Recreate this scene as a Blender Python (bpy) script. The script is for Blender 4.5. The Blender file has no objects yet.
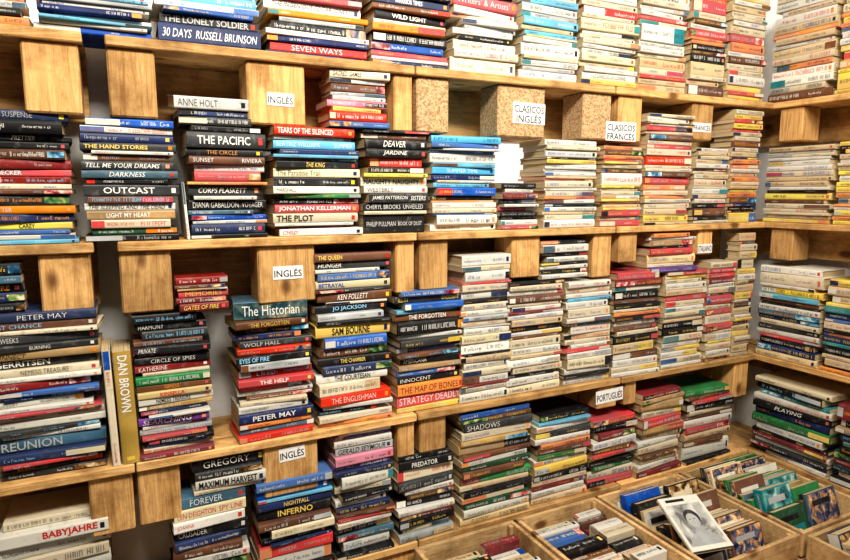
import bpy, math, random
from mathutils import Matrix, Vector
random.seed(7)
SC = bpy.context.scene
COL = SC.collection
# ------------------------------------------------------------------ camera model (850x560)
F = 610.0; PSI = math.radians(26.5); P = math.radians(8.03); D = 1.5; CZ = 1.55; W = 2.19
sP, cP, sY, cY = math.sin(P), math.cos(P), math.sin(PSI), math.cos(PSI)
def ux(px, z, yp=0.0):            # x on the plane y=yp of the point at height z seen in column px
    a = (px-425)/F; h = z-CZ; d = D+yp
    t = (d-h*cY*sP/cP)/(cY/cP-a*sY); s = (h+t*sP)/cP
    return t*(sY*cP+a*cY)+s*sY*sP
def vy(px, z, xp=W):              # y on the plane x=xp
    a = (px-425)/F; h = z-CZ
    t = (xp-h*sY*sP/cP)/(sY/cP+a*cY); s = (h+t*sP)/cP
    return -D+t*(cY*cP-a*sY)+s*cY*sP
def zp(x, y, py):                 # height of the point over (x,y) seen in row py
    b = (280-py)/F; dh = x*sY+(y+D)*cY
    t = dh/(cP+b*sP)
    return CZ+t*(b*cP-sP)
def proj(x, y, z):
    dx, dy, dz = x, y+D, z-CZ
    f = dx*sY*cP+dy*cY*cP-dz*sP; r = dx*cY-dy*sY; u = dx*sY*sP+dy*cY*sP+dz*cP
    return 425+F*r/f, 280-F*u/f
cam = bpy.data.cameras.new('camera'); co = bpy.data.objects.new('camera', cam); COL.objects.link(co)
cam.sensor_width = 36; cam.lens = 36*F/850; cam.clip_start = .02
co.location = (0, -D, CZ); co.rotation_euler = (math.pi/2-P, 0, -PSI)
SC.camera = co
# ------------------------------------------------------------------ materials
def newmat(name):
    m = bpy.data.materials.new(name); m.use_nodes = True
    nt = m.node_tree; b = nt.nodes['Principled BSDF']; return m, nt, b
def N(nt, t, **k):
    n = nt.nodes.new(t)
    for a, v in k.items(): setattr(n, a, v)
    return n
def wood(name, c1, c2, axis=0, scale=1.0, rough=.75):
    m, nt, b = newmat(name); L = nt.links
    tc = N(nt, 'ShaderNodeTexCoord'); oi = N(nt, 'ShaderNodeObjectInfo')
    mu = N(nt, 'ShaderNodeMath', operation='MULTIPLY'); mu.inputs[1].default_value = 31.7
    L.new(oi.outputs['Random'], mu.inputs[0])
    ad = N(nt, 'ShaderNodeVectorMath', operation='ADD')
    L.new(tc.outputs['Object'], ad.inputs[0]); L.new(mu.outputs[0], ad.inputs[1])
    mp = N(nt, 'ShaderNodeMapping')
    s = [34*scale]*3; s[axis] = 2.4*scale; mp.inputs['Scale'].default_value = s
    L.new(ad.outputs[0], mp.inputs['Vector'])
    n1 = N(nt, 'ShaderNodeTexNoise'); n1.inputs['Scale'].default_value = 1.6; n1.inputs['Detail'].default_value = 9; n1.inputs['Roughness'].default_value = .75; n1.inputs['Distortion'].default_value = 2.0
    L.new(mp.outputs[0], n1.inputs['Vector'])
    n2 = N(nt, 'ShaderNodeTexNoise'); n2.inputs['Scale'].default_value = 9; n2.inputs['Detail'].default_value = 8; n2.inputs['Roughness'].default_value = .65; L.new(ad.outputs[0], n2.inputs['Vector'])
    cr = N(nt, 'ShaderNodeValToRGB'); e = cr.color_ramp.elements
    e[0].position = .36; e[0].color = (*c2, 1); e[1].position = .60; e[1].color = (*c1, 1)
    L.new(n1.outputs['Fac'], cr.inputs[0])
    mx = N(nt, 'ShaderNodeMix', data_type='RGBA', blend_type='MULTIPLY'); mx.inputs['Factor'].default_value = .8
    c3 = N(nt, 'ShaderNodeValToRGB'); c3.color_ramp.elements[0].position = .33; c3.color_ramp.elements[0].color = (.36, .29, .22, 1); c3.color_ramp.elements[1].position = .53
    L.new(n2.outputs['Fac'], c3.inputs[0]); L.new(cr.outputs[0], mx.inputs['A']); L.new(c3.outputs[0], mx.inputs['B'])
    mk = N(nt, 'ShaderNodeMapping'); s2 = [1, 1, 1]; s2[axis] = .55; mk.inputs['Scale'].default_value = s2; L.new(ad.outputs[0], mk.inputs['Vector'])
    vo = N(nt, 'ShaderNodeTexVoronoi'); vo.inputs['Scale'].default_value = 10; L.new(mk.outputs[0], vo.inputs['Vector'])
    kr = N(nt, 'ShaderNodeMapRange'); kr.inputs['From Min'].default_value = .09; kr.inputs['From Max'].default_value = .18; kr.inputs['To Min'].default_value = .9; kr.inputs['To Max'].default_value = 0
    L.new(vo.outputs['Distance'], kr.inputs['Value'])
    mk2 = N(nt, 'ShaderNodeMix', data_type='RGBA', blend_type='MIX'); mk2.inputs['B'].default_value = (.15, .06, .02, 1)
    L.new(kr.outputs[0], mk2.inputs['Factor']); L.new(mx.outputs['Result'], mk2.inputs['A'])
    hs = N(nt, 'ShaderNodeHueSaturation'); mr = N(nt, 'ShaderNodeMapRange'); mr.inputs['To Min'].default_value = .72; mr.inputs['To Max'].default_value = 1.14
    L.new(oi.outputs['Random'], mr.inputs['Value']); L.new(mr.outputs[0], hs.inputs['Value']); L.new(mk2.outputs['Result'], hs.inputs['Color'])
    L.new(hs.outputs[0], b.inputs['Base Color']); b.inputs['Roughness'].default_value = rough; b.inputs['Specular IOR Level'].default_value = .3
    bp = N(nt, 'ShaderNodeBump'); bp.inputs['Strength'].default_value = .8; bp.inputs['Distance'].default_value = .004
    L.new(n1.outputs['Fac'], bp.inputs['Height']); L.new(bp.outputs[0], b.inputs['Normal'])
    return m
def chip(name):
    m, nt, b = newmat(name); L = nt.links
    tc = N(nt, 'ShaderNodeTexCoord'); v = N(nt, 'ShaderNodeTexVoronoi'); v.inputs['Scale'].default_value = 230
    L.new(tc.outputs['Object'], v.inputs['Vector'])
    cr = N(nt, 'ShaderNodeValToRGB'); e = cr.color_ramp.elements
    e[0].color = (.28, .165, .075, 1); e[1].color = (.60, .41, .22, 1); e[1].position = .8
    sp = N(nt, 'ShaderNodeSeparateColor'); L.new(v.outputs['Color'], sp.inputs[0]); L.new(sp.outputs[0], cr.inputs[0])
    L.new(cr.outputs[0], b.inputs['Base Color']); b.inputs['Roughness'].default_value = .85
    bp = N(nt, 'ShaderNodeBump'); bp.inputs['Strength'].default_value = .5; bp.inputs['Distance'].default_value = .002
    L.new(sp.outputs[1], bp.inputs['Height']); L.new(bp.outputs[0], b.inputs['Normal'])
    return m
def plaster(name, c, sc=30, rough=.8):
    m, nt, b = newmat(name); L = nt.links
    tc = N(nt, 'ShaderNodeTexCoord'); n = N(nt, 'ShaderNodeTexNoise'); n.inputs['Scale'].default_value = sc; n.inputs['Detail'].default_value = 4
    L.new(tc.outputs['Object'], n.inputs['Vector'])
    cr = N(nt, 'ShaderNodeValToRGB'); e = cr.color_ramp.elements
    e[0].color = (*[x*.9 for x in c], 1); e[1].color = (*c, 1); e[0].position = .35; e[1].position = .65
    L.new(n.outputs['Fac'], cr.inputs[0]); L.new(cr.outputs[0], b.inputs['Base Color']); b.inputs['Roughness'].default_value = rough
    bp = N(nt, 'ShaderNodeBump'); bp.inputs['Strength'].default_value = .2; bp.inputs['Distance'].default_value = .003
    L.new(n.outputs['Fac'], bp.inputs['Height']); L.new(bp.outputs[0], b.inputs['Normal'])
    return m
PINE = wood('pine_wood', (.86, .55, .24), (.54, .29, .10))
PINE_D = wood('pine_block_wood', (.82, .51, .215), (.49, .255, .085), axis=2)
PINE_B = wood('pine_back_wood', (.84, .54, .235), (.56, .31, .11))
CHIP = chip('chipboard')
CRATE = wood('crate_wood', (.82, .57, .30), (.54, .34, .15))
WALL = plaster('white_plaster', (.93, .94, .95)); CEIL = plaster('ceiling_paint', (.42, .40, .37)); FLOORM = plaster('floor_tile', (.28, .22, .17), 8, .5)
PAPER = plaster('sign_paper', (.9, .9, .9), 60, .6)
GLOW = plaster('glowing_white_panel', (.95, .95, .95), 20, .6)
_b = GLOW.node_tree.nodes['Principled BSDF']; _b.inputs['Emission Color'].default_value = (1, .98, .95, 1); _b.inputs['Emission Strength'].default_value = .8  # emission makes the added panel look like brightly lit white wall
def pages():
    m, nt, b = newmat('page_edges'); L = nt.links
    tc = N(nt, 'ShaderNodeTexCoord'); mp = N(nt, 'ShaderNodeMapping'); mp.inputs['Scale'].default_value = (4, 4, 1400)
    n = N(nt, 'ShaderNodeTexNoise'); n.inputs['Scale'].default_value = 1; n.inputs['Detail'].default_value = 2
    L.new(tc.outputs['Object'], mp.inputs[0]); L.new(mp.outputs[0], n.inputs['Vector'])
    cr = N(nt, 'ShaderNodeValToRGB'); e = cr.color_ramp.elements
    e[0].color = (.34, .22, .10, 1); e[1].color = (.78, .65, .41, 1); e[0].position = .3; e[1].position = .7
    L.new(n.outputs['Fac'], cr.inputs[0]); L.new(cr.outputs[0], b.inputs['Base Color']); b.inputs['Roughness'].default_value = .9
    return m
PAGE = pages()
def art(name, cols, sc):
    m, nt, b = newmat(name); L = nt.links
    tc = N(nt, 'ShaderNodeTexCoord'); oi = N(nt, 'ShaderNodeObjectInfo')
    mu = N(nt, 'ShaderNodeMath', operation='MULTIPLY'); mu.inputs[1].default_value = 77.0; L.new(oi.outputs['Random'], mu.inputs[0])
    ad = N(nt, 'ShaderNodeVectorMath', operation='ADD'); L.new(tc.outputs['Object'], ad.inputs[0]); L.new(mu.outputs[0], ad.inputs[1])
    n = N(nt, 'ShaderNodeTexNoise'); n.inputs['Scale'].default_value = sc; n.inputs['Detail'].default_value = 6; n.inputs['Distortion'].default_value = .8
    L.new(ad.outputs[0], n.inputs['Vector'])
    cr = N(nt, 'ShaderNodeValToRGB'); e = cr.color_ramp.elements
    e[0].position = .36; e[0].color = (*cols[0], 1); e[1].position = .66; e[1].color = (*cols[-1], 1)
    for i, c in enumerate(cols[1:-1]):
        q = e.new(.36+.30*(i+1)/(len(cols)-1)); q.color = (*c, 1)
    L.new(n.outputs['Fac'], cr.inputs[0]); L.new(cr.outputs[0], b.inputs['Base Color']); b.inputs['Roughness'].default_value = .4
    return m
ARTS = [art('printed_picture_dusk', [(.01,.015,.04), (.05,.10,.22), (.55,.25,.08), (.85,.7,.45)], 42),
        art('printed_picture_sepia', [(.03,.015,.008), (.25,.12,.04), (.55,.38,.18), (.8,.7,.5)], 38),
        art('printed_picture_garden', [(.01,.03,.015), (.05,.18,.06), (.35,.4,.12), (.8,.75,.5)], 45),
        art('printed_picture_rose', [(.05,.01,.02), (.45,.04,.05), (.75,.4,.35), (.85,.8,.72)], 40),
        art('printed_picture_sea', [(.01,.04,.10), (.04,.22,.40), (.3,.55,.65), (.85,.86,.8)], 36)]
ARTD = art('printed_picture_night', [(.012,.025,.03), (.02,.07,.09), (.12,.16,.14), (.45,.38,.22)], 26)
PHOTO = art('printed_grey_photo', [(.14,.14,.14), (.34,.34,.33), (.52,.52,.50), (.66,.66,.64)], 18)
ARTC = [art('printed_picture_leaf', [(.006,.02,.01), (.02,.10,.04), (.05,.24,.08), (.25,.4,.2)], 24),
        art('printed_picture_lagoon', [(.008,.05,.06), (.02,.20,.22), (.15,.42,.42), (.6,.68,.6)], 22), ARTS[1], ARTD, PHOTO, ARTS[0]]
CT = {'k': ((.010, .010, .012), 'black'), 'K': ((.038, .04, .043), 'charcoal'), 'w': ((.84, .82, .74), 'white'), 'c': ((.76, .58, .31), 'cream'),
 'i': ((.80, .70, .48), 'ivory'), 't': ((.44, .28, .11), 'tan'), 'b': ((.01, .11, .44), 'blue'), 'B': ((.008, .022, .11), 'navy'),
 'l': ((.08, .40, .66), 'light blue'), 'e': ((.01, .24, .27), 'teal'), 'r': ((.60, .014, .012), 'red'), 'R': ((.22, .008, .010), 'maroon'),
 'o': ((.84, .24, .016), 'orange'), 'y': ((.86, .57, .04), 'yellow'), 'g': ((.02, .22, .06), 'green'), 'G': ((.012, .08, .035), 'dark green'),
 'p': ((.14, .03, .26), 'purple'), 'P': ((.72, .20, .30), 'pink'), 'n': ((.16, .06, .022), 'brown'), 's': ((.42, .44, .45), 'grey'), 'd': ((.05, .13, .20), 'slate blue'),
 'v': ((.45, .29, .075), 'ochre'), 'a': ((.55, .56, .55), 'pale grey')}
MC = {}
def cmat(c):
    if c in MC: return MC[c]
    rgb = CT[c][0]; m, nt, b = newmat('cover_'+CT[c][1].replace(' ', '_')); L = nt.links
    pale = c in 'wcia'
    tc = N(nt, 'ShaderNodeTexCoord'); oi = N(nt, 'ShaderNodeObjectInfo')
    mu = N(nt, 'ShaderNodeMath', operation='MULTIPLY'); mu.inputs[1].default_value = 57.0; L.new(oi.outputs['Random'], mu.inputs[0])
    ad = N(nt, 'ShaderNodeVectorMath', operation='ADD'); L.new(tc.outputs['Object'], ad.inputs[0]); L.new(mu.outputs[0], ad.inputs[1])
    n = N(nt, 'ShaderNodeTexNoise'); n.inputs['Scale'].default_value = 60; n.inputs['Detail'].default_value = 5
    n2 = N(nt, 'ShaderNodeTexNoise'); n2.inputs['Scale'].default_value = 11; n2.inputs['Detail'].default_value = 1
    L.new(ad.outputs[0], n.inputs['Vector']); L.new(ad.outputs[0], n2.inputs['Vector'])
    hs = N(nt, 'ShaderNodeHueSaturation'); hs.inputs['Color'].default_value = (*rgb, 1)
    mr = N(nt, 'ShaderNodeMapRange'); mr.inputs['To Min'].default_value = .68; mr.inputs['To Max'].default_value = 1.08
    L.new(oi.outputs['Random'], mr.inputs['Value']); L.new(mr.outputs[0], hs.inputs['Value'])
    fr = N(nt, 'ShaderNodeMath', operation='FRACT'); m7 = N(nt, 'ShaderNodeMath', operation='MULTIPLY'); m7.inputs[1].default_value = 7.3
    L.new(oi.outputs['Random'], m7.inputs[0]); L.new(m7.outputs[0], fr.inputs[0])
    ms = N(nt, 'ShaderNodeMapRange'); ms.inputs['To Min'].default_value = .75; ms.inputs['To Max'].default_value = 1.1; L.new(fr.outputs[0], ms.inputs['Value']); L.new(ms.outputs[0], hs.inputs['Saturation'])
    mh = N(nt, 'ShaderNodeMapRange'); mh.inputs['To Min'].default_value = .488; mh.inputs['To Max'].default_value = .512; L.new(fr.outputs[0], mh.inputs['Value']); L.new(mh.outputs[0], hs.inputs['Hue'])
    m2 = N(nt, 'ShaderNodeMix', data_type='RGBA', blend_type='MIX'); m2.inputs['B'].default_value = (*([x*.72 for x in rgb] if pale else [min(1, x*1.7+.012) for x in rgb]), 1)
    c2 = N(nt, 'ShaderNodeMapRange'); c2.inputs['From Min'].default_value = .45; c2.inputs['From Max'].default_value = .7; c2.inputs['To Max'].default_value = .5
    L.new(n2.outputs['Fac'], c2.inputs['Value']); L.new(c2.outputs[0], m2.inputs['Factor']); L.new(hs.outputs[0], m2.inputs['A'])
    mx = N(nt, 'ShaderNodeMix', data_type='RGBA', blend_type='MIX')
    mx.inputs['B'].default_value = (*([x*.55 for x in rgb] if pale else [min(1, x*.8+.12) for x in rgb]), 1)
    cr = N(nt, 'ShaderNodeMapRange'); cr.inputs['From Min'].default_value = .56; cr.inputs['From Max'].default_value = .78; cr.inputs['To Max'].default_value = .85
    L.new(n.outputs['Fac'], cr.inputs['Value']); L.new(cr.outputs[0], mx.inputs['Factor'])
    L.new(m2.outputs['Result'], mx.inputs['A']); L.new(mx.outputs['Result'], b.inputs['Base Color'])
    b.inputs['Roughness'].default_value = .48; b.inputs['Specular IOR Level'].default_value = .35
    bp = N(nt, 'ShaderNodeBump'); bp.inputs['Strength'].default_value = .3; bp.inputs['Distance'].default_value = .003
    L.new(n2.outputs['Fac'], bp.inputs['Height']); L.new(bp.outputs[0], b.inputs['Normal'])
    MC[c] = m; return m
TC = {'w': (.82, .81, .77), 'k': (.015, .015, .015), 'y': (.82, .60, .14), 'r': (.6, .02, .02), 'b': (.03, .08, .35), 'l': (.3, .6, .85), 'o': (.82, .33, .05), 's': (.45, .45, .44), 'd': (.14, .13, .12)}
TMC = {}
def tmat(c):
    if c not in TMC:
        m, nt, b = newmat('ink_'+c); b.inputs['Base Color'].default_value = (*TC[c], 1); b.inputs['Roughness'].default_value = .5; TMC[c] = m
    return TMC[c]
# ------------------------------------------------------------------ mesh builder
class MB:
    def __init__(s): s.v = []; s.f = []; s.m = []; s.mats = []
    def mi(s, m):
        if m not in s.mats: s.mats.append(m)
        return s.mats.index(m)
    def add(s, vs, fs, mat, M=None):
        o = len(s.v); i = s.mi(mat)
        s.v += [tuple(M @ Vector(v)) if M else tuple(v) for v in vs]
        for f in fs: s.f.append(tuple(a+o for a in f)); s.m.append(i)
    def merge(s, b, M):
        o = len(s.v); mp = [s.mi(m) for m in b.mats]
        s.v += [tuple(M @ Vector(v)) for v in b.v]
        for f, i in zip(b.f, b.m): s.f.append(tuple(a+o for a in f)); s.m.append(mp[i])
    def box(s, x0, x1, y0, y1, z0, z1, mat, M=None, bev=0):
        if not bev:
            vs = [(x0,y0,z0),(x1,y0,z0),(x1,y1,z0),(x0,y1,z0),(x0,y0,z1),(x1,y0,z1),(x1,y1,z1),(x0,y1,z1)]
            s.add(vs, [(0,3,2,1),(4,5,6,7),(0,1,5,4),(1,2,6,5),(2,3,7,6),(3,0,4,7)], mat, M); return
        e = bev; vs = []
        idx = {}
        for a, (X, sx) in enumerate(((x0,1),(x1,-1))):
            for b_, (Y, sy) in enumerate(((y0,1),(y1,-1))):
                for c, (Z, sz) in enumerate(((z0,1),(z1,-1))):
                    idx[a,b_,c,0] = len(vs); vs.append((X, Y+sy*e, Z+sz*e))
                    idx[a,b_,c,1] = len(vs); vs.append((X+sx*e, Y, Z+sz*e))
                    idx[a,b_,c,2] = len(vs); vs.append((X+sx*e, Y+sy*e, Z))
        I = idx; fs = []
        for a in (0,1):
            fs.append([I[a,0,0,0],I[a,1,0,0],I[a,1,1,0],I[a,0,1,0]]); fs.append([I[0,a,0,1],I[1,a,0,1],I[1,a,1,1],I[0,a,1,1]]); fs.append([I[0,0,a,2],I[1,0,a,2],I[1,1,a,2],I[0,1,a,2]])
            for c in (0,1):
                fs.append([I[0,a,c,1],I[1,a,c,1],I[1,a,c,2],I[0,a,c,2]]); fs.append([I[a,0,c,0],I[a,1,c,0],I[a,1,c,2],I[a,0,c,2]]); fs.append([I[a,c,0,0],I[a,c,1,0],I[a,c,1,1],I[a,c,0,1]])
                for b_ in (0,1): fs.append([I[a,b_,c,0],I[a,b_,c,1],I[a,b_,c,2]])
        cx, cy, cz = (x0+x1)/2, (y0+y1)/2, (z0+z1)/2
        out = []
        for f in fs:
            p = [Vector(vs[i]) for i in f]; n = (p[1]-p[0]).cross(p[2]-p[0]); c = sum(p, Vector())/len(p)-Vector((cx,cy,cz))
            out.append(tuple(f) if n.dot(c) > 0 else tuple(reversed(f)))
        s.add(vs, out, mat, M)
    def build(s, name, parent=None):
        me = bpy.data.meshes.new(name); me.from_pydata(s.v, [], s.f)
        for m in s.mats: me.materials.append(m)
        me.polygons.foreach_set('material_index', s.m); me.update()
        o = bpy.data.objects.new(name, me); COL.objects.link(o)
        if parent: o.parent = parent
        return o
def empty(name, M, label, cat, group=None):
    o = bpy.data.objects.new(name, None); COL.objects.link(o); o.empty_display_size = .02
    o.location = M.to_translation(); o.rotation_euler = M.to_euler()
    o['label'] = label; o['category'] = cat
    if group: o['group'] = group
    return o
# ------------------------------------------------------------------ lettering
TG = {}
def text_geo(s, off=.012, shear=0.0):
    key = (s, off, shear)
    if key in TG: return TG[key]
    cu = bpy.data.curves.new('t', 'FONT'); cu.body = s; cu.resolution_u = 2; cu.offset = off; cu.shear = shear
    ob = bpy.data.objects.new('t', cu); COL.objects.link(ob)
    dg = bpy.context.evaluated_depsgraph_get(); dg.update()
    ev = ob.evaluated_get(dg); me = ev.to_mesh()
    vs = [v.co.copy() for v in me.vertices]; fs = [tuple(p.vertices) for p in me.polygons]
    ev.to_mesh_clear(); bpy.data.objects.remove(ob); bpy.data.curves.remove(cu)
    x0 = min(v.x for v in vs); x1 = max(v.x for v in vs); y0 = min(v.y for v in vs); y1 = max(v.y for v in vs)
    vs = [(v.x-x0, v.y-y0) for v in vs]
    TG[key] = (vs, fs, x1-x0, y1-y0); return TG[key]
def pseudo(n, low, rnd):          # illegible small print: letter-like strokes
    vs = []; fs = []; x = 0
    def q(a, b, c, d):
        o = len(vs); vs.extend([(a,b),(c,b),(c,d),(a,d)]); fs.append((o,o+1,o+2,o+3))
    for i in range(n):
        if i and rnd.random() < .16: x += .45
        h = 1 if (not low or rnd.random() < .2 or i == 0) else .62
        w = rnd.choice((.12, .42, .46, .5, .56)); t = .11
        q(x, 0, x+t, h)
        if w > .2:
            k = rnd.random()
            if k < .5: q(x+w-t, 0, x+w, h)
            for yy, pr in ((0, .4), (h/2-.05, .4), (h-.1, .45)):
                if rnd.random() < pr: q(x+t, yy, x+w-(t if k < .5 else 0), yy+.1)
        x += w+.2
    return vs, fs, x, 1.0
rp = random.Random(3)
PS = [pseudo(rp.randint(7, 20), rp.random() < .6, rp) for _ in range(40)]
def put(mb, geo, x0, x1, zc, h, mat, align='c', y=-.0007, cond=1.0, minc=.62):
    vs, fs, gw, gh = geo; w = x1-x0
    sy = h/gh; sx = sy*cond
    if gw*sx > w: sx = w/gw
    if sx < sy*minc: sy = sx/minc
    W_ = gw*sx; H_ = gh*sy
    ox = x0 if align == 'l' else (x1-W_ if align == 'r' else (x0+x1-W_)/2)
    mb.add([(ox+a*sx, y, zc-H_/2+b*sy) for a, b in vs], fs, mat)
# ------------------------------------------------------------------ book
DARK = 'kKbBeRGpndrgtv'
def book_parts(c, T, L, d, title, author, rnd, tcol=None, picture=False, flat=False):
    hard = T > .022 and rnd.random() < .65
    t = .0022 if hard else .0009; r = min(.0035, T*.28)
    rounded = (T > .016 and rnd.random() < .6) and not flat and not picture
    if rounded:
        bl = min(.006, T*.22); out = [(d,0)]
        for k in range(9):
            a = -math.pi/2+math.pi*k/8
            out.append((bl*(1-math.cos(a)**.8 if abs(math.cos(a)) > 1e-6 else 1), T/2+T/2*math.sin(a)))
        out.append((d,T)); ins = bl+t
    else:
        out = [(d,0),(r,0),(r*.3,r*.3),(0,r),(0,T-r),(r*.3,T-r*.3),(r,T),(d,T)]; ins = t+.0006
    inn = [(d,T-t),(ins,T-t),(ins,t),(d,t)]
    pr = out+inn; n = len(pr); cv = MB(); m = cmat(c); h = L/2
    vs = [(-h,y,z) for y, z in pr]+[(h,y,z) for y, z in pr]
    fs = [(i,(i+1)%n,(i+1)%n+n,i+n) for i in range(n)]+[tuple(reversed(range(n))), tuple(range(n,2*n))]
    cv.add(vs, fs, m)
    parts = [('cover', cv)]
    e = .003 if hard else .0006
    pb = MB(); pb.box(-h+e, h-e, ins+.0002, d-e-.001, t, T-t, PAGE); parts.append(('page_block', pb))
    dark = c in DARK
    real = bool(title or author)
    tc = tcol or (rnd.choice('wwwywlos' if c in 'kKBpnRGd' else 'wwwys') if dark else rnd.choice('kkdrb' if c in 'wci' else 'kkw'))
    if tc == 'w' and c in 'wci': tc = 'k'
    x0, x1 = -h+.008, h-.008
    k = rnd.random()
    z0b, z1b = (T*.2, T*.8) if rounded else (r*.6, T-r*.6)
    if picture:
        bb = MB(); bb.box(-h+.001, h-.001, -.0004, 0, z0b, z1b, ARTD); parts.append(('spine_picture', bb))
    elif not real and k < .46:
        bc = rnd.choice([q for q in ('wwysrkioi' if dark else 'krbBwsedcoyin') if q != c]); wd = rnd.choice((.1, .16, .25, .38))*L; s = rnd.random() < .5
        bb = MB()
        a, b_ = (-h+.0005, -h+wd) if s else (h-wd, h-.0005)
        bb.box(a, b_, -.0004, 0, z0b, z1b, cmat(bc)); parts.append(('spine_band', bb))
        if wd < .2*L:
            if s: x0 = b_+.005
            else: x1 = a-.005
    elif not real and dark and k < .75:
        wd = rnd.uniform(.12, .4)*L; s = rnd.random() < .4; bb = MB()
        a, b_ = (-h+.0005, -h+wd) if s else (h-wd, h-.0005)
        bb.box(a, b_, -.0004, 0, z0b, z1b, rnd.choice(ARTS)); parts.append(('spine_picture', bb))
        if s: x0 = b_+.004
        else: x1 = a-.004
    elif k < .85 and not (title and author):
        pm = MB(); z0, z1 = T*.28, T*.72
        pm.box(x1-min(.009, T*.44), x1, -.0005, 0, z0, z1, cmat(rnd.choice('wory' if dark else 'korB'))); parts.append(('publisher_mark', pm)); x1 -= .014
    tm = tmat(tc); hh = min(T*rnd.uniform(.48, .64), .020)
    la_, lb_ = MB(), MB()
    st = rnd.choice(((.012, 0), (-.006, 0), (.02, 0), (.004, .25), (-.012, 0))); cd = rnd.choice((.68, .8, 1, 1.2))
    if real:
        if title and author:
            la, lb = len(author), len(title); sp = x0+(x1-x0)*la/(la+lb)
            put(la_, text_geo(author, *st), x0, sp-.004, T/2, hh, tm, 'l', cond=cd); put(lb_, text_geo(title, *st), sp+.004, x1, T/2, hh, tmat(tc), 'r', cond=cd)
        elif picture: put(lb_, text_geo(title, 0, 0), x0+.012, x1-.012, T/2, T*.56, tm, 'c', cond=.85)
        elif title == 'BABYJAHRE' or title == 'THE PLOT' : put(lb_, text_geo(title, .025, 0), x0, x1, T/2, T*.66, tm, 'r' if title[0] == 'B' else 'l')
        else: put(lb_, text_geo(title or author, *st), x0, x1, T/2, hh, tm, rnd.choice('clc'), cond=cd)
    else:
        a = rnd.choice(PS); b_ = rnd.choice(PS); hh = min(T*rnd.uniform(.28, .46), .011); sp = x0+(x1-x0)*rnd.uniform(.35, .6)
        put(la_, a, x0, sp-.006, T/2, hh, tm, rnd.choice('lc')); put(lb_, b_, sp, x1, T/2, hh*rnd.choice((.7, 1, 1.3)), tmat(tc), rnd.choice('rc'))
    parts += [('author_lettering', la_), ('title_lettering', lb_)]
    return parts
BOOKS = []
ORD = ['', 'first', 'second', 'third', 'fourth', 'fifth', 'sixth', 'seventh', 'eighth', 'ninth', 'tenth', 'eleventh', 'twelfth', 'thirteenth', 'fourteenth', 'fifteenth']
def label(c, i, cols, title, phrase):
    nm = CT[c][1]; n = cols.count(c); k = cols[:i+1].count(c)
    if title:
        s = f'{nm} book lettered {title} in {phrase}'
        if len(s.split()) > 16: s = f'{nm} book lettered {" ".join(title.split()[:3])} in {phrase}'
    elif i == 0: s = f'{nm} book, topmost in {phrase}'
    elif i == len(cols)-1: s = f'{nm} book at the bottom of {phrase}'
    elif n == 1: s = f'the only {nm} book in {phrase}'
    else: s = f'{ORD[k]} {nm} book from top of {phrase}'
    return s
def parse(tok):
    tok = tok.strip(); title = author = ''; tc = None
    if '>' in tok: tok, tc = tok.split('>')
    if '=' in tok:
        tok, tx = tok.split('=')
        if '|' in tx: author, title = tx.split('|')
        elif tx[0] == '@': author = tx[1:]
        else: title = tx
    return tok[0], float(tok[1:] or 1), title, author, tc
SZ = {'A': 1.883, 'B': 1.445, 'C': .930, 'D': .540}
SHN = {'A': 'top shelf', 'B': 'second shelf', 'C': 'third shelf', 'D': 'bottom shelf'}
def pal(s, n, seed):
    r = random.Random(seed); out = []
    for _ in range(n):
        c = r.choice(s)
        if out and out[-1][0] == c and r.random() < .5: c = r.choice(s)
        out.append(c+('%.2f' % r.uniform(.7, 1.3)))
    return ';'.join(out)
TOPZ = {}
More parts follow.
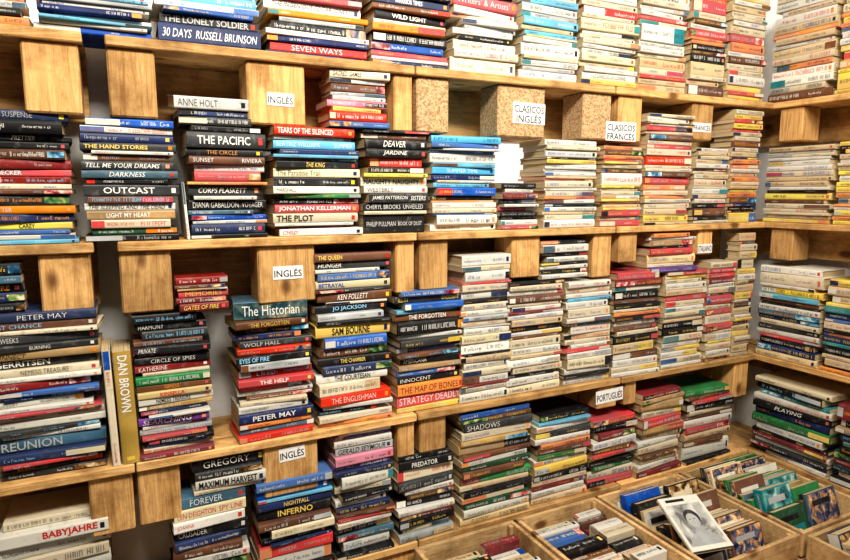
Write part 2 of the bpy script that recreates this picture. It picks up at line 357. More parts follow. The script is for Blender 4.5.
def stack(row, x0, x1, ytop, phrase, toks, wall='m', base=None, key=None, jit=1.0):
    rnd = random.Random(int(x0*7+ytop*13+ord(row)*101+(5 if wall == 'r' else 0)))
    z = (SZ[row] if base is None else base)+.0006
    if wall == 'm':
        a, b = ux(x0, z), ux(x1, z); mid = (a+b)/2; zt = zp(mid, 0, ytop)
    else:
        a, b = vy(x0, z), vy(x1, z); mid = (a+b)/2; zt = zp(W, mid, ytop)
    Ls = abs(b-a)
    B = [list(parse(t)) for t in toks.split(';')]
    neat = len(B) >= 15 and x0 > 455
    if neat: jit *= .6
    for x in B:
        if not (x[2] or x[3]): x[1] *= math.exp(rnd.gauss(-.05, .30 if neat else .36))
        else: x[1] *= 1.12
    tot = sum(x[1] for x in B); H = zt-z; unit = H/tot
    cols = [x[0] for x in B]
    zz = z+H
    for i, (c, w, title, author, tc) in enumerate(B):
        T = w*unit; zz -= T
        if neat: L = Ls*rnd.choice((rnd.uniform(.86, .95), rnd.uniform(.93, 1), .97))
        else: L = Ls*rnd.choice((rnd.uniform(.78, .9), rnd.uniform(.88, 1), rnd.uniform(.94, 1.0)))
        if i == len(B)-1: L = Ls*.98
        if title or author: L = Ls*rnd.uniform(.92, 1)
        if 'Historian' in title: L = Ls*.93
        dpt = min(L*rnd.uniform(.62, .68), .2); yo = rnd.uniform(.002, .024)*jit
        off = (Ls-L)*rnd.uniform(-.5, .5)+rnd.gauss(0, .0015); yaw = math.radians(rnd.gauss(0, 2.4))*jit
        if wall == 'm': M = Matrix.Translation((mid+off, yo, zz)) @ Matrix.Rotation(yaw, 4, 'Z')
        else: M = Matrix.Translation((W+yo, mid-off, zz)) @ Matrix.Rotation(yaw-math.pi/2, 4, 'Z')
        if wall == 'm': p0 = proj(mid-L/2, 0, zz); p1 = proj(mid+L/2, 0, zz); p2 = proj(mid, 0, zz+T)
        else: p0 = proj(W, mid+L/2, zz); p1 = proj(W, mid-L/2, zz); p2 = proj(W, mid, zz+T)
        cx0 = max(0, min(850, p0[0])); cx1 = max(0, min(850, p1[0])); pt = (p0[1]+p1[1])/2
        th = max(0, min(560, pt)-max(0, p2[1]))
        lt = author if title.startswith('^') else title
        if title.startswith('~'): lt = ''
        BOOKS.append(dict(c=c, T=T-.0003, L=L, d=dpt, title=title.lstrip('^~'), author=author, seed=rnd.random(), tc=tc, M=M, picture='Historian' in title,
            label=label(c, i, cols, lt, phrase), group='books stacked on the '+(SHN[row] if wall == 'm' else 'right wall '+SHN[row]), area=(cx1-cx0)*th))
    TOPZ[key or (row, x0)] = z+H
    return z+H
# ---- top shelf
S = stack
S('A', -30, 29, -26, 'the leftmost top shelf stack', 'w;k;o;w;k;o')
S('A', 32, 154, -26, 'the wide flat top shelf stack', 'w;b;w;l;s;w;B;w;l;w;b')
S('A', 157, 262, -24, 'the top shelf stack left of all signs', 'k;w;l;w;b;k1.1=THE LONELY SOLDIER>s;B1.9=30 DAYS|^RUSSELL BRUNSON>w')
S('A', 267, 371, -24, 'the top shelf stack above the leftmost sign', 'w;k;r;w1.3=~THE INGENIOUS EDGAR JONES>k;o;s;k1.2;w;B;r1.2=SEVEN WAYS>w;B')
S('A', 373, 451, -22, 'the top shelf stack left of red yearbook', 'k;w;k=WARNER;B1.2=WARRIOR TIMES>w;n;k1.2=WILD LIGHT;w;o;k;b1.2;r;w;B')
S('A', 453, 519, -14, 'the top shelf stack holding the red yearbook', "R;n.8;r1.7=Writers' & Artists'>w;w1.6;i;w;s.6;w;k.6;i;w;i")
S('A', 521, 579, -18, 'the top shelf stack above CLÁSICOS INGLÉS', pal('wwwwiiicilas', 16, 11))
S('A', 581, 637, -18, 'the top shelf stack with yellow bottom book', pal('wwwiiwcokwir', 15, 12)+';w=LE LIVRE DE LA CUISINE>k;y')
S('A', 639, 687, -18, 'the top shelf stack above CLÁSICOS FRANCÉS', 'w;n1.2;w1.3=@RUSSELL BANKS>k;'+pal('wwwiinclr', 14, 13))
S('A', 689, 725, -16, 'the top shelf stack next to the corner', pal('knycrwicow', 17, 14))
S('A', 728, 764, -16, 'the top shelf corner stack', pal('yycwiiwnro', 18, 15))
S('A', 767, 831, -18, 'the right wall top shelf stack by corner', pal('iwccwiwino', 17, 16), 'r')
S('A', 834, 884, -18, 'the top shelf stack at right frame edge', pal('iwcwiyoy', 16, 17), 'r')
# ---- second shelf
S('B', -22, 79, 108, 'the leftmost second shelf stack', 'B1.4=SUSPENSE>s;k1.2;k=PRETTIER>w;k1.2;n;R;r=STEINBECKER;R;i;n;K1.2;o1.1=SCATTER;B;y=CAREY;b;w;l')
S('B', 86, 182, 118, 'the second shelf stack holding OUTCAST', 'b1.1;w.8;B1.3;K=THE HAND STORIES;w1.1;n.9;K1.1=TELL ME YOUR DREAMS;d=DARKNESS>w;k;K1.4=OUTCAST>w;n;w.9=THE SLEEPING AND THE DEAD;t1.1=LIGHT MY HEART>w;i.8;G;k1.1')
S('B', 191, 270, 126, 'the second shelf stack under tilted grey book', 'k;K2=THE PACIFIC>w;k=THE CIRCLE;n=SUNSET|RIVIERA;w;r.9;o.7;K1.4=CORPS PLASKETT>w;w.8;k1.3=DIANA GABALDON|VOYAGER>w;d;b;w.7;B;k')
zB4 = S('B', 275, 362, 127, 'the red-topped second shelf stack', 'r1.3=TEARS OF THE SILENCED>w;w.7;l1.3=BEATRIZ WILLIAMS|SUMMER>w;B.8;l.8;n.8;k1.1=THE KING>y;i1.3=The Paradise Trail>k;k.8;w1.1=MARSHALL>k;g.7;k.8;r1.3=@JONATHAN KELLERMAN>w;i1.4=THE PLOT>k;w.8;R.8;w1.1=@CHILD>r')
zB5 = S('B', 365, 430, 130, 'the second shelf stack left of blue stack', 'k.8;n.8;k1.3=@DEAVER>w;k1.2=@JARDINE>w;r.8;k.8;y.6;w1.2=NAUGHTY NAUGHTY>k;w=WESTERLY;K1.3=JAMES PATTERSON|SISTERS>w;k1.1=CHERYL BROOKS|UNVEILED>w;i.6;k2.6=PHILIP PULLMAN|BOOK OF DUST>w')
S('B', 330, 391, 70, 'the small pile atop second shelf stacks', 'i1.1=SACRED GAMES>k;w.8;n;s.8;w1.1;P.9;y;r1.1;b1.1', base=max(zB4, zB5)+.0012, key='T')
S('B', 433, 499, 136, 'the mostly blue second shelf stack', 'l1.2;b1.1;w.8;b;w1.2;l;l1.3=SUMMER TIME>w;B.8;w;l;b1.1;k.9=BEYOND;o.7;w;i;b.6;w1.3;w1.2')
S('B', 502, 539, 183, 'the short stack by the white wall gap', 'k;w;R1.1;k;w.8;r;k;k;w;r.8')
S('B', 544, 597, 140, 'the pale stack right of the wall gap', 'w;i;w;k.6;y.7;w;a.6;w;c;r.5;i;w;i;o.5;w;k.5;w;c;i;w')
S('B', 601, 641, 146, 'the second shelf stack below CLÁSICOS FRANCÉS', pal('iyowccyiwnr', 19, 22))
S('B', 644, 690, 114, 'the tallest second shelf stack near the corner', pal('iwyiiowiwncr', 23, 23))
S('B', 693, 727, 148, 'the second shelf stack next to the corner', pal('niciwkwir', 17, 24))
S('B', 729, 757, 110, 'the second shelf corner stack', pal('yocnrwikBi', 25, 25))
S('B', 761, 828, 146, 'the right wall second shelf stack by corner', pal('iwwcyiwinkw', 18, 26), 'r')
S('B', 831, 880, 140, 'the second shelf stack at right frame edge', pal('yyoikcwy', 18, 27), 'r')
# ---- third shelf
zC1 = S('C', -1, 109, 312, 'the big leftmost third shelf stack', 'B1.3=@PETER MAY>w;n1.1=LAST CHANCE;i.8;K1.3=@LEE WEEKS>w;K=BURNING>w;t1.1=CONNECT>k;K1.3=@GERRITSEN>w;i1.1=NEMESIS TREASURE>k;w.9;R;b.9;B1.1;w1.1;w.9;r.8;i1.1;w;K;w.8;d1.9=REUNION>s;B1.5;r.9;k1.1;K')
S('C', -30, 25, 264, 'the leftmost small pile above third shelf', 'k1.1;d;k=FUTURE;B1.2;k.9', base=zC1, key='U1')
zC2 = S('C', 141, 216, 314, 'the third shelf stack by the upright books', 'k1.1;k1.1=HARMONY>w;K;n.8;k1.1=PRIVATE;r.8;k1.2=CIRCLE OF SPIES>w;R1.1=KATHERINE>w;i.8;g.9;n=NEMESIS;c=@KINSELLA;w1.1=NEMESIS TREASURE>k;t.9;B1.1;w.8;p1.3=SEARCHING;w.8;s1.1;r.8;k1.1;b;i1.1;R')
S('C', 177, 230, 277, 'the red pile left of the historian book', 'R1;n.8;t.8;r1.1=MEMORIES;R.7;R1.3=GATES OF FIRE>y', base=zC2, key='U2', jit=.6)
S('C', 240, 316, 302, 'the stack topped by the historian book', 'd2.6=The Historian>w;n1.1=THE FORGOTTEN;k;B.9;K1.1=WOLF HALL;r.8;k1.1=EYES OF FIRE;s.9;R1.1;r1.1=THE HELP>w;r.8;w1.1;n;i.8;w;B1.5=@PETER MAY>w;o.7;d;r1.2')
S('C', 320, 394, 253, 'the tallest stack on the third shelf', 'n1.1=THE QUEEN;K1=HUNGER;w.7;b1;i1.1=BETRAYAL;K;n1.3=@KEN FOLLETT>w;w.8;k1.1=JO JACKSON;s;k;y1.7=@SAM BOURNE>k;b.8;n;k1.1=THE CHAMBER;B.8;w1.1=THE COURTESAN>k;i;r1.4=THE ENGLISHMAN>w;w1.1;k;i1.3;o.6')
S('C', 399, 466, 290, 'the third shelf stack with orange books', 'b1.2;K=KEITH|OVERDRIVE;b.9;l.8;n1.1=THE FORGOTTEN;k;w.6;K1.1;B1.1;n;k1.1=AMERICANA>w;t.8;b;k1.1=INNOCENT;o1.7=THE MAP OF BONES>k;r1.8=STRATEGY|DEADLY>w;y1')
S('C', 461, 511, 255, 'the tall pale third shelf stack', 'w1.2;i;w;r.4;i1.1;w;k.5;i;w1.1;s.6;i;a.5;w1.1;i;w;k.4;c;w;i1.2;w;R.4;i;w')
zC7 = S('C', 507, 562, 281, 'the third shelf stack right of pale one', 'k.7;i;w;n.8;i.8;w;R.5;w;c;k.6;w;n.7;i;w;c.9;w;i;k.6;w;i')
zC8 = S('C', 565, 611, 281, 'the white stack under the black-white pile', 'w;i;w;l.6;w;i1.1;w;k.5;w;c;i;w;r.4;w;i;w;k.5;w')
S('C', 543, 591, 240, 'the black and white third shelf pile', 'k;w.8;k;w;k.8;w.8;k;w.8', base=max(zC7, zC8)+.001, key='U8')
S('C', 613, 659, 272, 'the red-topped third shelf stack', 'r1.2;R;w.8;k1.1;n;k;i.8;o.7;k1.1;w;n.9;i;k;c;n;w;i;w')
zCa = S('C', 662, 703, 271, 'the third shelf stack under orange-topped pile', pal('wwcyiiwcwrwk', 19, 33))
S('C', 652, 697, 233, 'the orange-topped third shelf pile', 'o;w.8;t;k.9;r.8;c;i.8;p', base=zCa, key='U10')
S('C', 705, 731, 262, 'the third shelf stack next to the corner', pal('rRicwwwyi', 19, 34))
S('C', 733, 750, 233, 'the third shelf corner stack', pal('cwnyiioccy', 22, 35))
S('C', 753, 815, 268, 'the right wall third shelf stack by corner', 'w1.2;i;w;y;l.8;n;k;w;d1.1;B;i;K;w;r.7;k1.2;B;c', 'r')
S('C', 818, 874, 282, 'the third shelf stack at right frame edge', 'y;'+pal('oBwRiekbyc', 16, 37), 'r')
# ---- bottom shelf
S('D', 4, 118, 522, 'the pale stack at the lower left corner', 'i1.2;w1.1=BABYJAHRE>r;w1.2;i;w1.1=WINTER>k;k;w;i;r;w;k;w', jit=1.5)
zD2 = S('D', 178, 252, 497, 'the bottom shelf stack under dark pair', 'd1.1=FOREVER>w;i1.1=LEN DEIGHTON|SPY LINE>r;w1.0=JOANNA;k1=CRUSADER>w;B;n;w;k;w;k')
S('D', 193, 268, 457, 'the pile left of the lowest sign', 'k1.3=@GREGORY>w;K1.2;w1.1=MAXIMUM HARVEST>k;i', base=zD2, key='U20')
S('D', 262, 336, 479, 'the blue-topped stack below the lowest sign', 'b.9;b1.1=HEBRIDES>w;l.8;B1=NIGHTFALL>y;k1.2=INFERNO>y;n1.2;i;k;B;r;w;k')
S('D', 338, 396, 426, 'the bottom shelf stack with purple spines', 'w;p1;w.8;s1.2=@GERALD SEYMOUR>k;P.8;p1.2;B;w.8;i;k1.1;w;B1.1;n.8;r.7;w1.1;k;d;w.8;k1.1')
S('D', 400, 456, 453, 'the bottom shelf stack above first crate', 'k1.2;k1.1=PREDATOR>w;i.8;K;w.8;n1.1;k;w.8;R;k1.2;i;s')
S('D', 461, 531, 410, 'the tall blue-topped bottom shelf stack', 'b1.1;n;K1.1=SHADOWS>w;i.8;v1;t1.1;n;w.9;G.8;n1.1;g;c;k;i.9;G;w;c')
S('D', 534, 589, 414, 'the bottom shelf stack above second crate', 'k1.2;l1;w.8;K;w;o.8;n;g.9;w.9;y;k;i;R;w;c')
S('D', 591, 636, 418, 'the bottom shelf stack under PORTUGUÉS sign', 'r1.1;k;G1.1;R;w.8;n;r.9;y.8;k;g;i;r')
S('D', 638, 683, 391, 'the red-topped bottom shelf stack', 'R1.2;t1.2;t;i.9;r.9;t1.1;c;w;i;n;c;w;R')
S('D', 686, 733, 389, 'the green-topped bottom shelf stack', 'g1.2;n;r1.1;k;i;n1;w;r.8;c;n;w;k')
S('D', 748, 824, 386, 'the right wall bottom shelf stack by corner', 'i1.1;k1;e.9;w.9;k1.1=PLAYING>w;B;g.9;w1.1;k1;R;w.8;K;B;w', 'r')
S('D', 828, 890, 412, 'the bottom shelf stack at right frame edge', 'R1.1;k;t;B1.1;y.8;k1.1;G;r;K;w;k', 'r')
# ---- special single books
def add_book(c, T, L, d, M, lab, group, title='', author='', tc=None, area=9e9, cover=None, portrait=False, arts=None):
    BOOKS.append(dict(c=c, T=T, L=L, d=d, title=title, author=author, seed=random.random(), tc=tc, M=M, label=lab, group=group, area=area, cover=cover, portrait=portrait, flat=bool(cover or portrait), arts=arts))
zt = TOPZ[('B', 191)]
xm = (ux(180, zt)+ux(249, zt))/2
add_book('K', .019, .160, .115, Matrix.Translation((xm+.003, .010, zt+.0008)) @ Matrix.Rotation(-.05, 4, 'Z'), 'charcoal book lying flat beneath the tilted grey book', 'books stacked on the second shelf')
add_book('B', .014, .152, .11, Matrix.Translation((xm+.001, .014, zt+.0203)) @ Matrix.Rotation(.05, 4, 'Z'), 'navy book directly under the tilted grey book', 'books stacked on the second shelf')
add_book('a', .027, .164, .125, Matrix.Translation((xm-.004, .006, zt+.0355)) @ Matrix.Rotation(math.radians(8), 4, 'X') @ Matrix.Rotation(.05, 4, 'Z'),
  'grey hardback tilted up on top of a second shelf stack', 'books stacked on the second shelf', author='ANNE HOLT', tc='k')
UP = Matrix(((0,0,1,0),(0,1,0,0),(-1,0,0,0),(0,0,0,1)))
def upright(row, px0, px1, ytop, c, lean, **k):
    z = SZ[row]; a, b = ux(px0, z), ux(px1, z); h = zp((a+b)/2, 0, ytop)-z
    M = Matrix.Translation((a, .004, z+h/2+.001)) @ Matrix.Rotation(lean, 4, 'Y') @ UP
    add_book(c, b-a, h, .14, M, **k)
upright('C', 121.5, 139.5, 353, 'v', -.02, lab='upright ochre book standing beside the big leftmost third shelf stack', group='books stacked on the third shelf', author='DAN BROWN', tc='w')
upright('C', 111.5, 119.5, 352, 'i', -.022, lab='slim cream book standing upright left of the upright ochre one', group='books stacked on the third shelf')
upright('B', 186.2, 189, 183, 'w', -.055, lab='thin white book leaning upright right of the OUTCAST stack', group='books stacked on the second shelf')
# ------------------------------------------------------------------ crates
def crate(x0, x1, y0, y1, z0, z1, lab, mid=None):
    r = empty('wooden_crate', Matrix.Translation(((x0+x1)/2, (y0+y1)/2, z0)), lab, 'crate', 'wooden book crates in front of the shelves')
    w, d, h = (x1-x0)/2, (y1-y0)/2, z1-z0; t = .013
    def slats(fn, name):
        for k in range(3):
            m = MB(); fn(m, h*k/3+.0, h*(k+1)/3-(.010 if k < 2 else 0)); m.build(name, r)
    slats(lambda m, a, b: m.box(-w, w, -d, -d+t, a, b, CRATE, bev=.0015), 'front_slat')
    slats(lambda m, a, b: m.box(-w, w, d-t, d, a, b, CRATE, bev=.0015), 'back_slat')
    slats(lambda m, a, b: m.box(-w, -w+t, -d+t+.0002, d-t-.0002, a, b, CRATE, bev=.0015), 'side_slat')
    slats(lambda m, a, b: m.box(w-t, w, -d+t+.0002, d-t-.0002, a, b, CRATE, bev=.0015), 'side_slat')
    for k in range(4):
        m = MB(); a = -d+t+.001+k*(2*d-2*t)/4; m.box(-w+t+.0003, w-t-.0003, a, a+(2*d-2*t)/4-.006, .002, .010, CRATE)
        m.build('bottom_slat', r)
    for sx in (-1, 1):
        for sy in (-1, 1):
            m = MB(); a = sx*(w-t-.0003); b = sy*(d-t-.0003)
            m.box(min(a, a-sx*.014), max(a, a-sx*.014), min(b, b-sy*.014), max(b, b-sy*.014), .011, h-.004, CRATE, bev=.0015); m.build('corner_post', r)
    return r
BZ = .295; CT_Z = .532
XC = [(.705, 1.05), (1.062, 1.385), (1.397, 1.78), (1.795, 2.17)]
CL = ['first wooden crate from the left, below the bottom shelf', 'second wooden crate from the left, holding upturned spines', 'third wooden crate holding a large photo-covered book', 'wooden crate in the corner holding green books']
for (a, b), l in zip(XC, CL): crate(a, b, -.47, -.012, BZ+.001, CT_Z, l)
crate(1.795, 2.17, -.95, -.482, BZ+.001, CT_Z, 'wooden crate at the lower right frame corner')
FZ = BZ+.013
SPINEUP = Matrix(((1,0,0,0),(0,0,1,0),(0,-1,0,0),(0,0,0,1)))
FACE = Matrix(((0,1,0,0),(0,0,1,0),(1,0,0,0),(0,0,0,1)))
rc = random.Random(21)
def parea(x0, x1, y, z, hpx):
    p = proj(x0, y, z); q = proj(x1, y, z)
    if p[1] > 566: return 0
    return max(0, min(850, q[0])-max(0, p[0]))*hpx
def spine_row(x0, x1, y0, y1, cs, phrase, dep=.17):
    y = y0; cc = []
    Ts = []
    for c in cs:
        T = rc.uniform(.018, .046)
        if y+T > y1: break
        cc.append(c); Ts.append(T); y += T
    y = y0
    for i, (c, T) in enumerate(zip(cc, Ts)):
        L = (x1-x0)*rc.uniform(.85, 1); d = dep*rc.uniform(.9, 1.12)
        M = Matrix.Translation(((x0+x1)/2+rc.uniform(-.002, .002), y+.0006, FZ+d)) @ SPINEUP
        n = cc.count(c); k = cc[:i+1].count(c)
        lab = (f'only {CT[c][1]}' if n == 1 else f'{ORD[k]} {CT[c][1]}')+' spine-up book counted from the front, '+phrase
        add_book(c, T-.001, L, d, M, lab, 'books standing in the crates', area=parea(x0, x1, y, FZ+d, 12)); y += T
def face_row(xc, wd, y0, cs, phrase, ang, ht=.2, covers='wcyslr', arts=None):
    y = y0; rows = []
    for c in cs:
        T = rc.uniform(.014, .036); w = wd*rc.uniform(.86, 1); h = ht*rc.uniform(.84, 1.12)
        if y+h*math.sin(ang)+T/math.cos(ang) > -.03+(y0+.44): break
        rows.append((c, T, w, h, y)); y += (T+rc.choice((.002, .006, .016)))/math.cos(ang)
    cc = [r_[0] for r_ in rows]
    for i, (c, T, w, h, y) in enumerate(rows):
        M = Matrix.Translation((xc-w/2, y+math.sin(ang)*h/2, FZ+h/2*math.cos(ang)+T*math.sin(ang)+.001)) @ Matrix.Rotation(-ang, 4, 'X') @ FACE
        n_ = cc.count(c); k = cc[:i+1].count(c)
        lab = (f'only {CT[c][1]}' if n_ == 1 else f'{ORD[k]} {CT[c][1]}')+' leaning book counted from the front, '+phrase
        add_book(c, T, h, w, M, lab, 'books standing in the crates', cover=rc.choice([q for q in covers if q != c]), area=parea(xc-w/2, xc+w/2, y, FZ+h, 18), arts=arts)
spine_row(.72, .90, -.44, -.035, 'wkiBrwniwkgwckwn', 'left row of first crate', .19)
spine_row(.905, 1.03, -.44, -.035, 'kwrnwikbwcwRikwn', 'right row of first crate', .19)
spine_row(1.08, 1.25, -.44, -.035, 'rwkwciwnkwbwiwkn', 'left row of second crate', .195)
spine_row(1.255, 1.37, -.44, -.035, 'nwriwcwkiwRnwiwk', 'right row of second crate', .195)
face_row(1.501, .16, -.438, 'kanKwckbwniBwckwnk', 'left row of third crate', .36, .25, 'wcaiskn', ARTC[1:])
face_row(1.674, .16, -.438, 'nwKinckwkicwKiwckn', 'right row of third crate', .34, .245, 'waisnkK', ARTC[1:])
face_row(1.897, .16, -.438, 'GegdngGiKwgkgdgk', 'left row of corner crate', .36, .255, 'gGdeks', ARTC)
face_row(2.068, .16, -.438, 'dngGtegwKGgkigwG', 'right row of corner crate', .34, .25, 'gGsdee', ARTC)
face_row(1.897, .155, -.92, 'sdnkgwcBwknwRcwi', 'left row of the front right crate', .36, .235, 'wsdcke', ARTC)
face_row(2.066, .155, -.92, 'cKwwkiwBnwgwkw', 'right row of the front right crate', .36, .235, 'wsdcke', ARTC)
ang = math.radians(66)
add_book('w', .014, .185, .14, Matrix.Translation((1.425, -.31, .572)) @ Matrix.Rotation(-.2, 4, 'Z') @ Matrix.Rotation(-ang, 4, 'X') @ FACE,
  'large pale book with black and white portrait photo, leaning in third crate', 'books standing in the crates', portrait=True)
bn = empty('low_bench', Matrix.Translation((1.43, -.48, 0)), 'low wooden bench carrying the book crates', 'bench')
m = MB(); m.box(-.76, .745, -.49, .47, BZ-.03, BZ, PINE, bev=.002); m.build('bench_top', bn)
for a in (-.72, .67):
    for b in (-.45, .39):
        m = MB(); m.box(a, a+.05, b, b+.05, .001, BZ-.0305, PINE_D, bev=.002); m.build('leg', bn)
# ------------------------------------------------------------------ build the books
order = sorted(range(len(BOOKS)), key=lambda i: -BOOKS[i]['area'])
keep = set(order[:315])
big = MB()
for i, b in enumerate(BOOKS):
    r = random.Random(b['seed'])
    parts = book_parts(b['c'], b['T'], b['L'], b['d'], b['title'], b['author'], r, b['tc'], b.get('picture'), b.get('flat'))
    if b.get('cover'):
        h, d = b['L']/2, b['d']; q = MB(); z = -.0003; e = r.random()
        mt = cmat(b['cover']) if e < .35 else r.choice(b['arts'])
        q.box(-h*.82, h*.5, d*.1, d*.9, z, 0, mt) if e < .5 else q.box(-h*.97, h*.97, d*.03, d*.98, z, 0, mt)
        parts.append(('cover_picture', q))
        q = MB(); q.box(h*.66, h*.8, d*.15, d*.75, z-.0002, 0, cmat(r.choice([x for x in 'kwis' if x != b['c']]))); parts.append(('cover_title_bar', q))
        q = MB(); q.box(-h*.55, -h*.47, d*.25, d*.6, z-.0004, 0, cmat(r.choice([x for x in 'kwis' if x != b['cover']]))); parts.append(('cover_author_bar', q))
    if b.get('portrait'):
        h, d = b['L']/2, b['d']
        def poly(pts, z, mat, nm):
            pts = [(x*.86+h*.0, d*.5+(y-d*.5)*.90) for x, y in pts]
            q = MB(); q.add([(x, y, z) for x, y in pts], [tuple(reversed(range(len(pts))))], mat); parts.append((nm, q))
        def oval(cx, cy, rx, ry, n=24): return [(cx+rx*math.cos(a*2*math.pi/n), cy+ry*math.sin(a*2*math.pi/n)) for a in range(n)]
        poly([(-h*.98, d*.02), (h*.80, d*.02), (h*.80, d*.98), (-h*.98, d*.98)], -.0003, PHOTO, 'cover_photo')
        poly([(-h*.98, d*.06), (-h*.66, d*.12), (-h*.5, d*.28), (-h*.38, d*.40), (-h*.2, d*.42), (-h*.2, d*.58), (-h*.38, d*.60), (-h*.5, d*.72), (-h*.66, d*.88), (-h*.98, d*.94)], -.0005, cmat('s'), 'photo_shoulders')
        poly(oval(h*.20, d*.51, h*.34, d*.20), -.0006, cmat('K'), 'photo_hair')
        poly(oval(h*.06, d*.49, h*.31, d*.155), -.0008, cmat('a'), 'photo_face')
        poly([(h*.2, d*.56), (h*.1, d*.60), (-h*.1, d*.59), (-h*.2, d*.52), (-h*.05, d*.62), (h*.12, d*.645), (h*.24, d*.62)], -.0009, cmat('s'), 'photo_cheek')
        for s in (-1, 1):
            poly(oval(h*.12, d*(.485+s*.06), h*.018, d*.028, 10), -.0010, cmat('K'), 'photo_eye')
        poly([(h*.10, d*.485), (-h*.01, d*.47), (-h*.02, d*.50)], -.0010, cmat('s'), 'photo_nose')
        poly(oval(-h*.10, d*.487, h*.014, d*.045, 10), -.0010, cmat('s'), 'photo_mouth')
        poly([(h*.93, d*.1), (h*1.05, d*.1), (h*1.05, d*.62), (h*.93, d*.62)], -.0003, cmat('k'), 'cover_title_bar')
    if i in keep:
        root = empty('book', b['M'], b['label'], 'book', b['group'])
        for n, mb in parts:
            if mb.f: mb.build(n, root)
    else:
        for n, mb in parts: big.merge(mb, b['M'])
o = big.build('book_pile'); o['kind'] = 'stuff'; o['label'] = 'many smaller and thinner books filling out the shelf stacks'; o['category'] = 'books'
print('BOOKS', len(BOOKS))
# ------------------------------------------------------------------ pallet shelves
TH = .022; BH = .146
rb = random.Random(5)
def pallet(x0, L, z, blocks, lab, wall='m', bh=BH):
    if wall == 'm': M = Matrix.Translation((x0, 0, z))
    else: M = Matrix.Translation((W, x0, z)) @ Matrix.Rotation(-math.pi/2, 4, 'Z')
    r = empty('pallet_shelf', M, lab, 'shelf', 'shelves made from wooden pallets')
    for a, b in ((0, .074), (.079, .153), (.158, .232)):
        m = MB(); m.box(0, L, a, b, -TH, 0, PINE, bev=.0025); m.build('deck_board', r)
    for ab, bb, kind, hh in blocks:
        bt = (hh or bh)+rb.uniform(-.005, .001)
        m = MB(); m.box(ab, bb, .014, .115, -TH-bt, -TH-.0003, CHIP if kind == 1 else PINE_D, bev=.004); m.build('block', r)
    m = MB(); m.box(0, L, .186, .204, -TH-bh*.98, -TH-.0003, PINE_B, bev=.0015); m.build('back_board', r)
    return r
SEG = {'A': [(None, 81), (104, 415), (416.5, 616), (617.5, 765)], 'B': [(None, 93), (117, 417), (418.5, 616), (617.5, 756)],
       'C': [(None, 134.5), (136, 417), (418.5, 621), (622.5, 749)], 'D': [(None, 150), (152, 418), (419.5, 620), (621.5, 742)]}
BL = {'A': [(22,80,0,0),(105,156,0,0),(247,305,0,0),(394,414,0,0),(417,449,1,0),(498,545,1,0),(583,615,1,0),(618.5,642,0,0),(692,713,0,.125)],
      'B': [(40,92,0,0),(119,172,0,0),(258,315,0,0),(396,416,0,0),(420,448,0,0),(512,540,0,.13),(593,615,0,0),(619,637,0,.10),(698,712,0,.09)],
      'C': [(90,134,0,0),(137,181,0,0),(264,318,0,0),(398,416,0,.11),(420,446,0,.11),(597,620,0,.085),(624,636,0,.085),(734,748,0,0)],
      'D': [(20,60,0,0),(153,200,0,0),(360,417,0,0),(421,440,0,0),(590,618,0,0),(624,640,0,0)]}
PN = ['left end', 'left middle', 'right middle', 'corner end']
SG = {'A': 'top', 'B': 'second', 'C': 'third', 'D': 'bottom'}
for row in 'ABCD':
    z = SZ[row]
    for i, (a, b) in enumerate(SEG[row]):
        X0 = -.85 if a is None else ux(a, z); X1 = min(ux(b, z), W-.002)
        if i == 3: X1 = W-.002
        zb = z-.09; bl = []
        for c, d, k, hh in BL[row]:
            A, B_ = ux(c, zb, .014), ux(d, zb, .014)
            if A >= X0-.02 and B_ <= X1+.02: bl.append((max(A, X0+.001)-X0, min(B_, X1-.001)-X0, k, hh))
        pallet(X0, X1-X0, z, bl, f'pine pallet shelf, {PN[i]} section of the {SG[row]} shelf row')
    pallet(.232, .97, z, [(.246, .334, 0, 0), (.534, .654, 0, 0), (.83, .96, 0, 0)] if row != 'C' else [(.83, .96, 0, 0)], f'pine pallet shelf on the right wall, {SG[row]} row', 'r', .085 if row == 'C' else .122)
# ------------------------------------------------------------------ paper signs
def sign(px0, px1, py0, py1, txt, lab, rot=0):
    yp = .0125
    zc = 1.5
    for _ in range(6):
        x0, x1 = ux(px0, zc, yp), ux(px1, zc, yp); xm = (x0+x1)/2
        z1, z0 = zp(xm, yp, py0), zp(xm, yp, py1); zc = (z0+z1)/2
    w, h = x1-x0, z1-z0
    r = empty('paper_sign', Matrix.Translation((xm, yp, zc)) @ Matrix.Rotation(rot, 4, 'Y'), lab, 'sign', 'printed paper signs on the pallet blocks')
    m = MB(); m.box(-w/2, w/2, 0, .0008, -h/2, h/2, PAPER); m.build('paper', r)
    ls = txt.split('\n')
    for i, s in enumerate(ls):
        lt = MB(); n = len(ls); c = h*(.5-(i+.5)/n)*.94
        put(lt, text_geo(s, .012), -w*.46, w*.46, c, h/n*(.86 if n > 1 else .66), tmat('k'), 'c', y=-.0004, minc=.5)
        lt.build('lettering', r)
sign(267, 294, 93, 106, 'INGLÉS', 'white paper sign reading INGLÉS, hung under the top shelf', .02)
sign(513, 545, 103, 124, 'CLÁSICOS\nINGLÉS', 'white paper sign reading CLÁSICOS INGLÉS', .02)
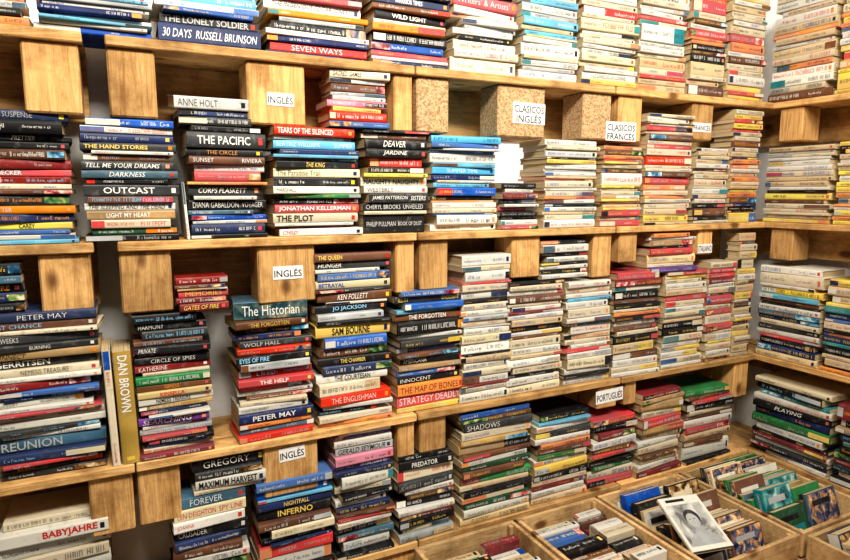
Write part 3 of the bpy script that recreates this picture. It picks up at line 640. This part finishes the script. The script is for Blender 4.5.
sign(606, 636, 122, 141, 'CLÁSICOS\nFRANCÉS', 'white paper sign reading CLÁSICOS FRANCÉS')
sign(693, 711, 123, 132, 'FRANCÉS', 'small white sign under the top shelf near the corner')
sign(273, 303, 266, 279, 'INGLÉS', 'white paper sign reading INGLÉS, hung under the second shelf')
sign(698, 712, 244, 253, 'ITALIANO', 'small white sign under the second shelf near the corner')
sign(279, 305, 447, 460, 'INGLÉS', 'white paper sign reading INGLÉS, lowest of its kind', -.05)
sign(596, 623, 389, 402, 'PORTUGUÉS', 'white paper sign reading PORTUGUÉS', -.03)
# ------------------------------------------------------------------ room
def struct(name, x0, x1, y0, y1, z0, z1, mat):
    m = MB(); m.box(x0, x1, y0, y1, z0, z1, mat); o = m.build(name); o['kind'] = 'structure'; return o
struct('floor', -2.5, W+.4, -4, .4, -.05, 0, FLOORM)
struct('wall_back', -2.5, W+.34, .236, .336, 0, 2.8, WALL)
struct('wall_right', W+.236, W+.336, -4, .236, 0, 2.8, WALL)
struct('ceiling', -2.5, W+.4, -4, .4, 2.8, 2.85, CEIL)
struct('added_glow_panel', .90, 1.32, .230, .2355, 1.50, 1.715, GLOW)  # added glowing panel against the wall, brightens the white gap between stacks
# ------------------------------------------------------------------ light
def area(loc, tgt, sx, sy, e, col):
    l = bpy.data.lights.new('lamp', 'AREA'); l.shape = 'RECTANGLE'; l.size = sx; l.size_y = sy; l.energy = e; l.color = col
    o = bpy.data.objects.new('lamp', l); COL.objects.link(o); o.location = loc
    o.rotation_euler = (Vector(tgt)-Vector(loc)).to_track_quat('-Z', 'Y').to_euler(); return o
area((.2, -1.3, 2.7), (.4, 0, .9), .7, .3, 39, (1, .93, .81))
area((1.25, -1.4, 2.7), (1.8, 0, .6), .7, .3, 34, (1, .93, .81))
w = bpy.data.worlds.new('world'); SC.world = w; w.use_nodes = True
w.node_tree.nodes['Background'].inputs[0].default_value = (1, .97, .93, 1); w.node_tree.nodes['Background'].inputs[1].default_value = .07
SC.view_settings.view_transform = 'Standard'
try: SC.view_settings.look = 'Medium High Contrast'
except Exception as ex: print('LOOK', ex)
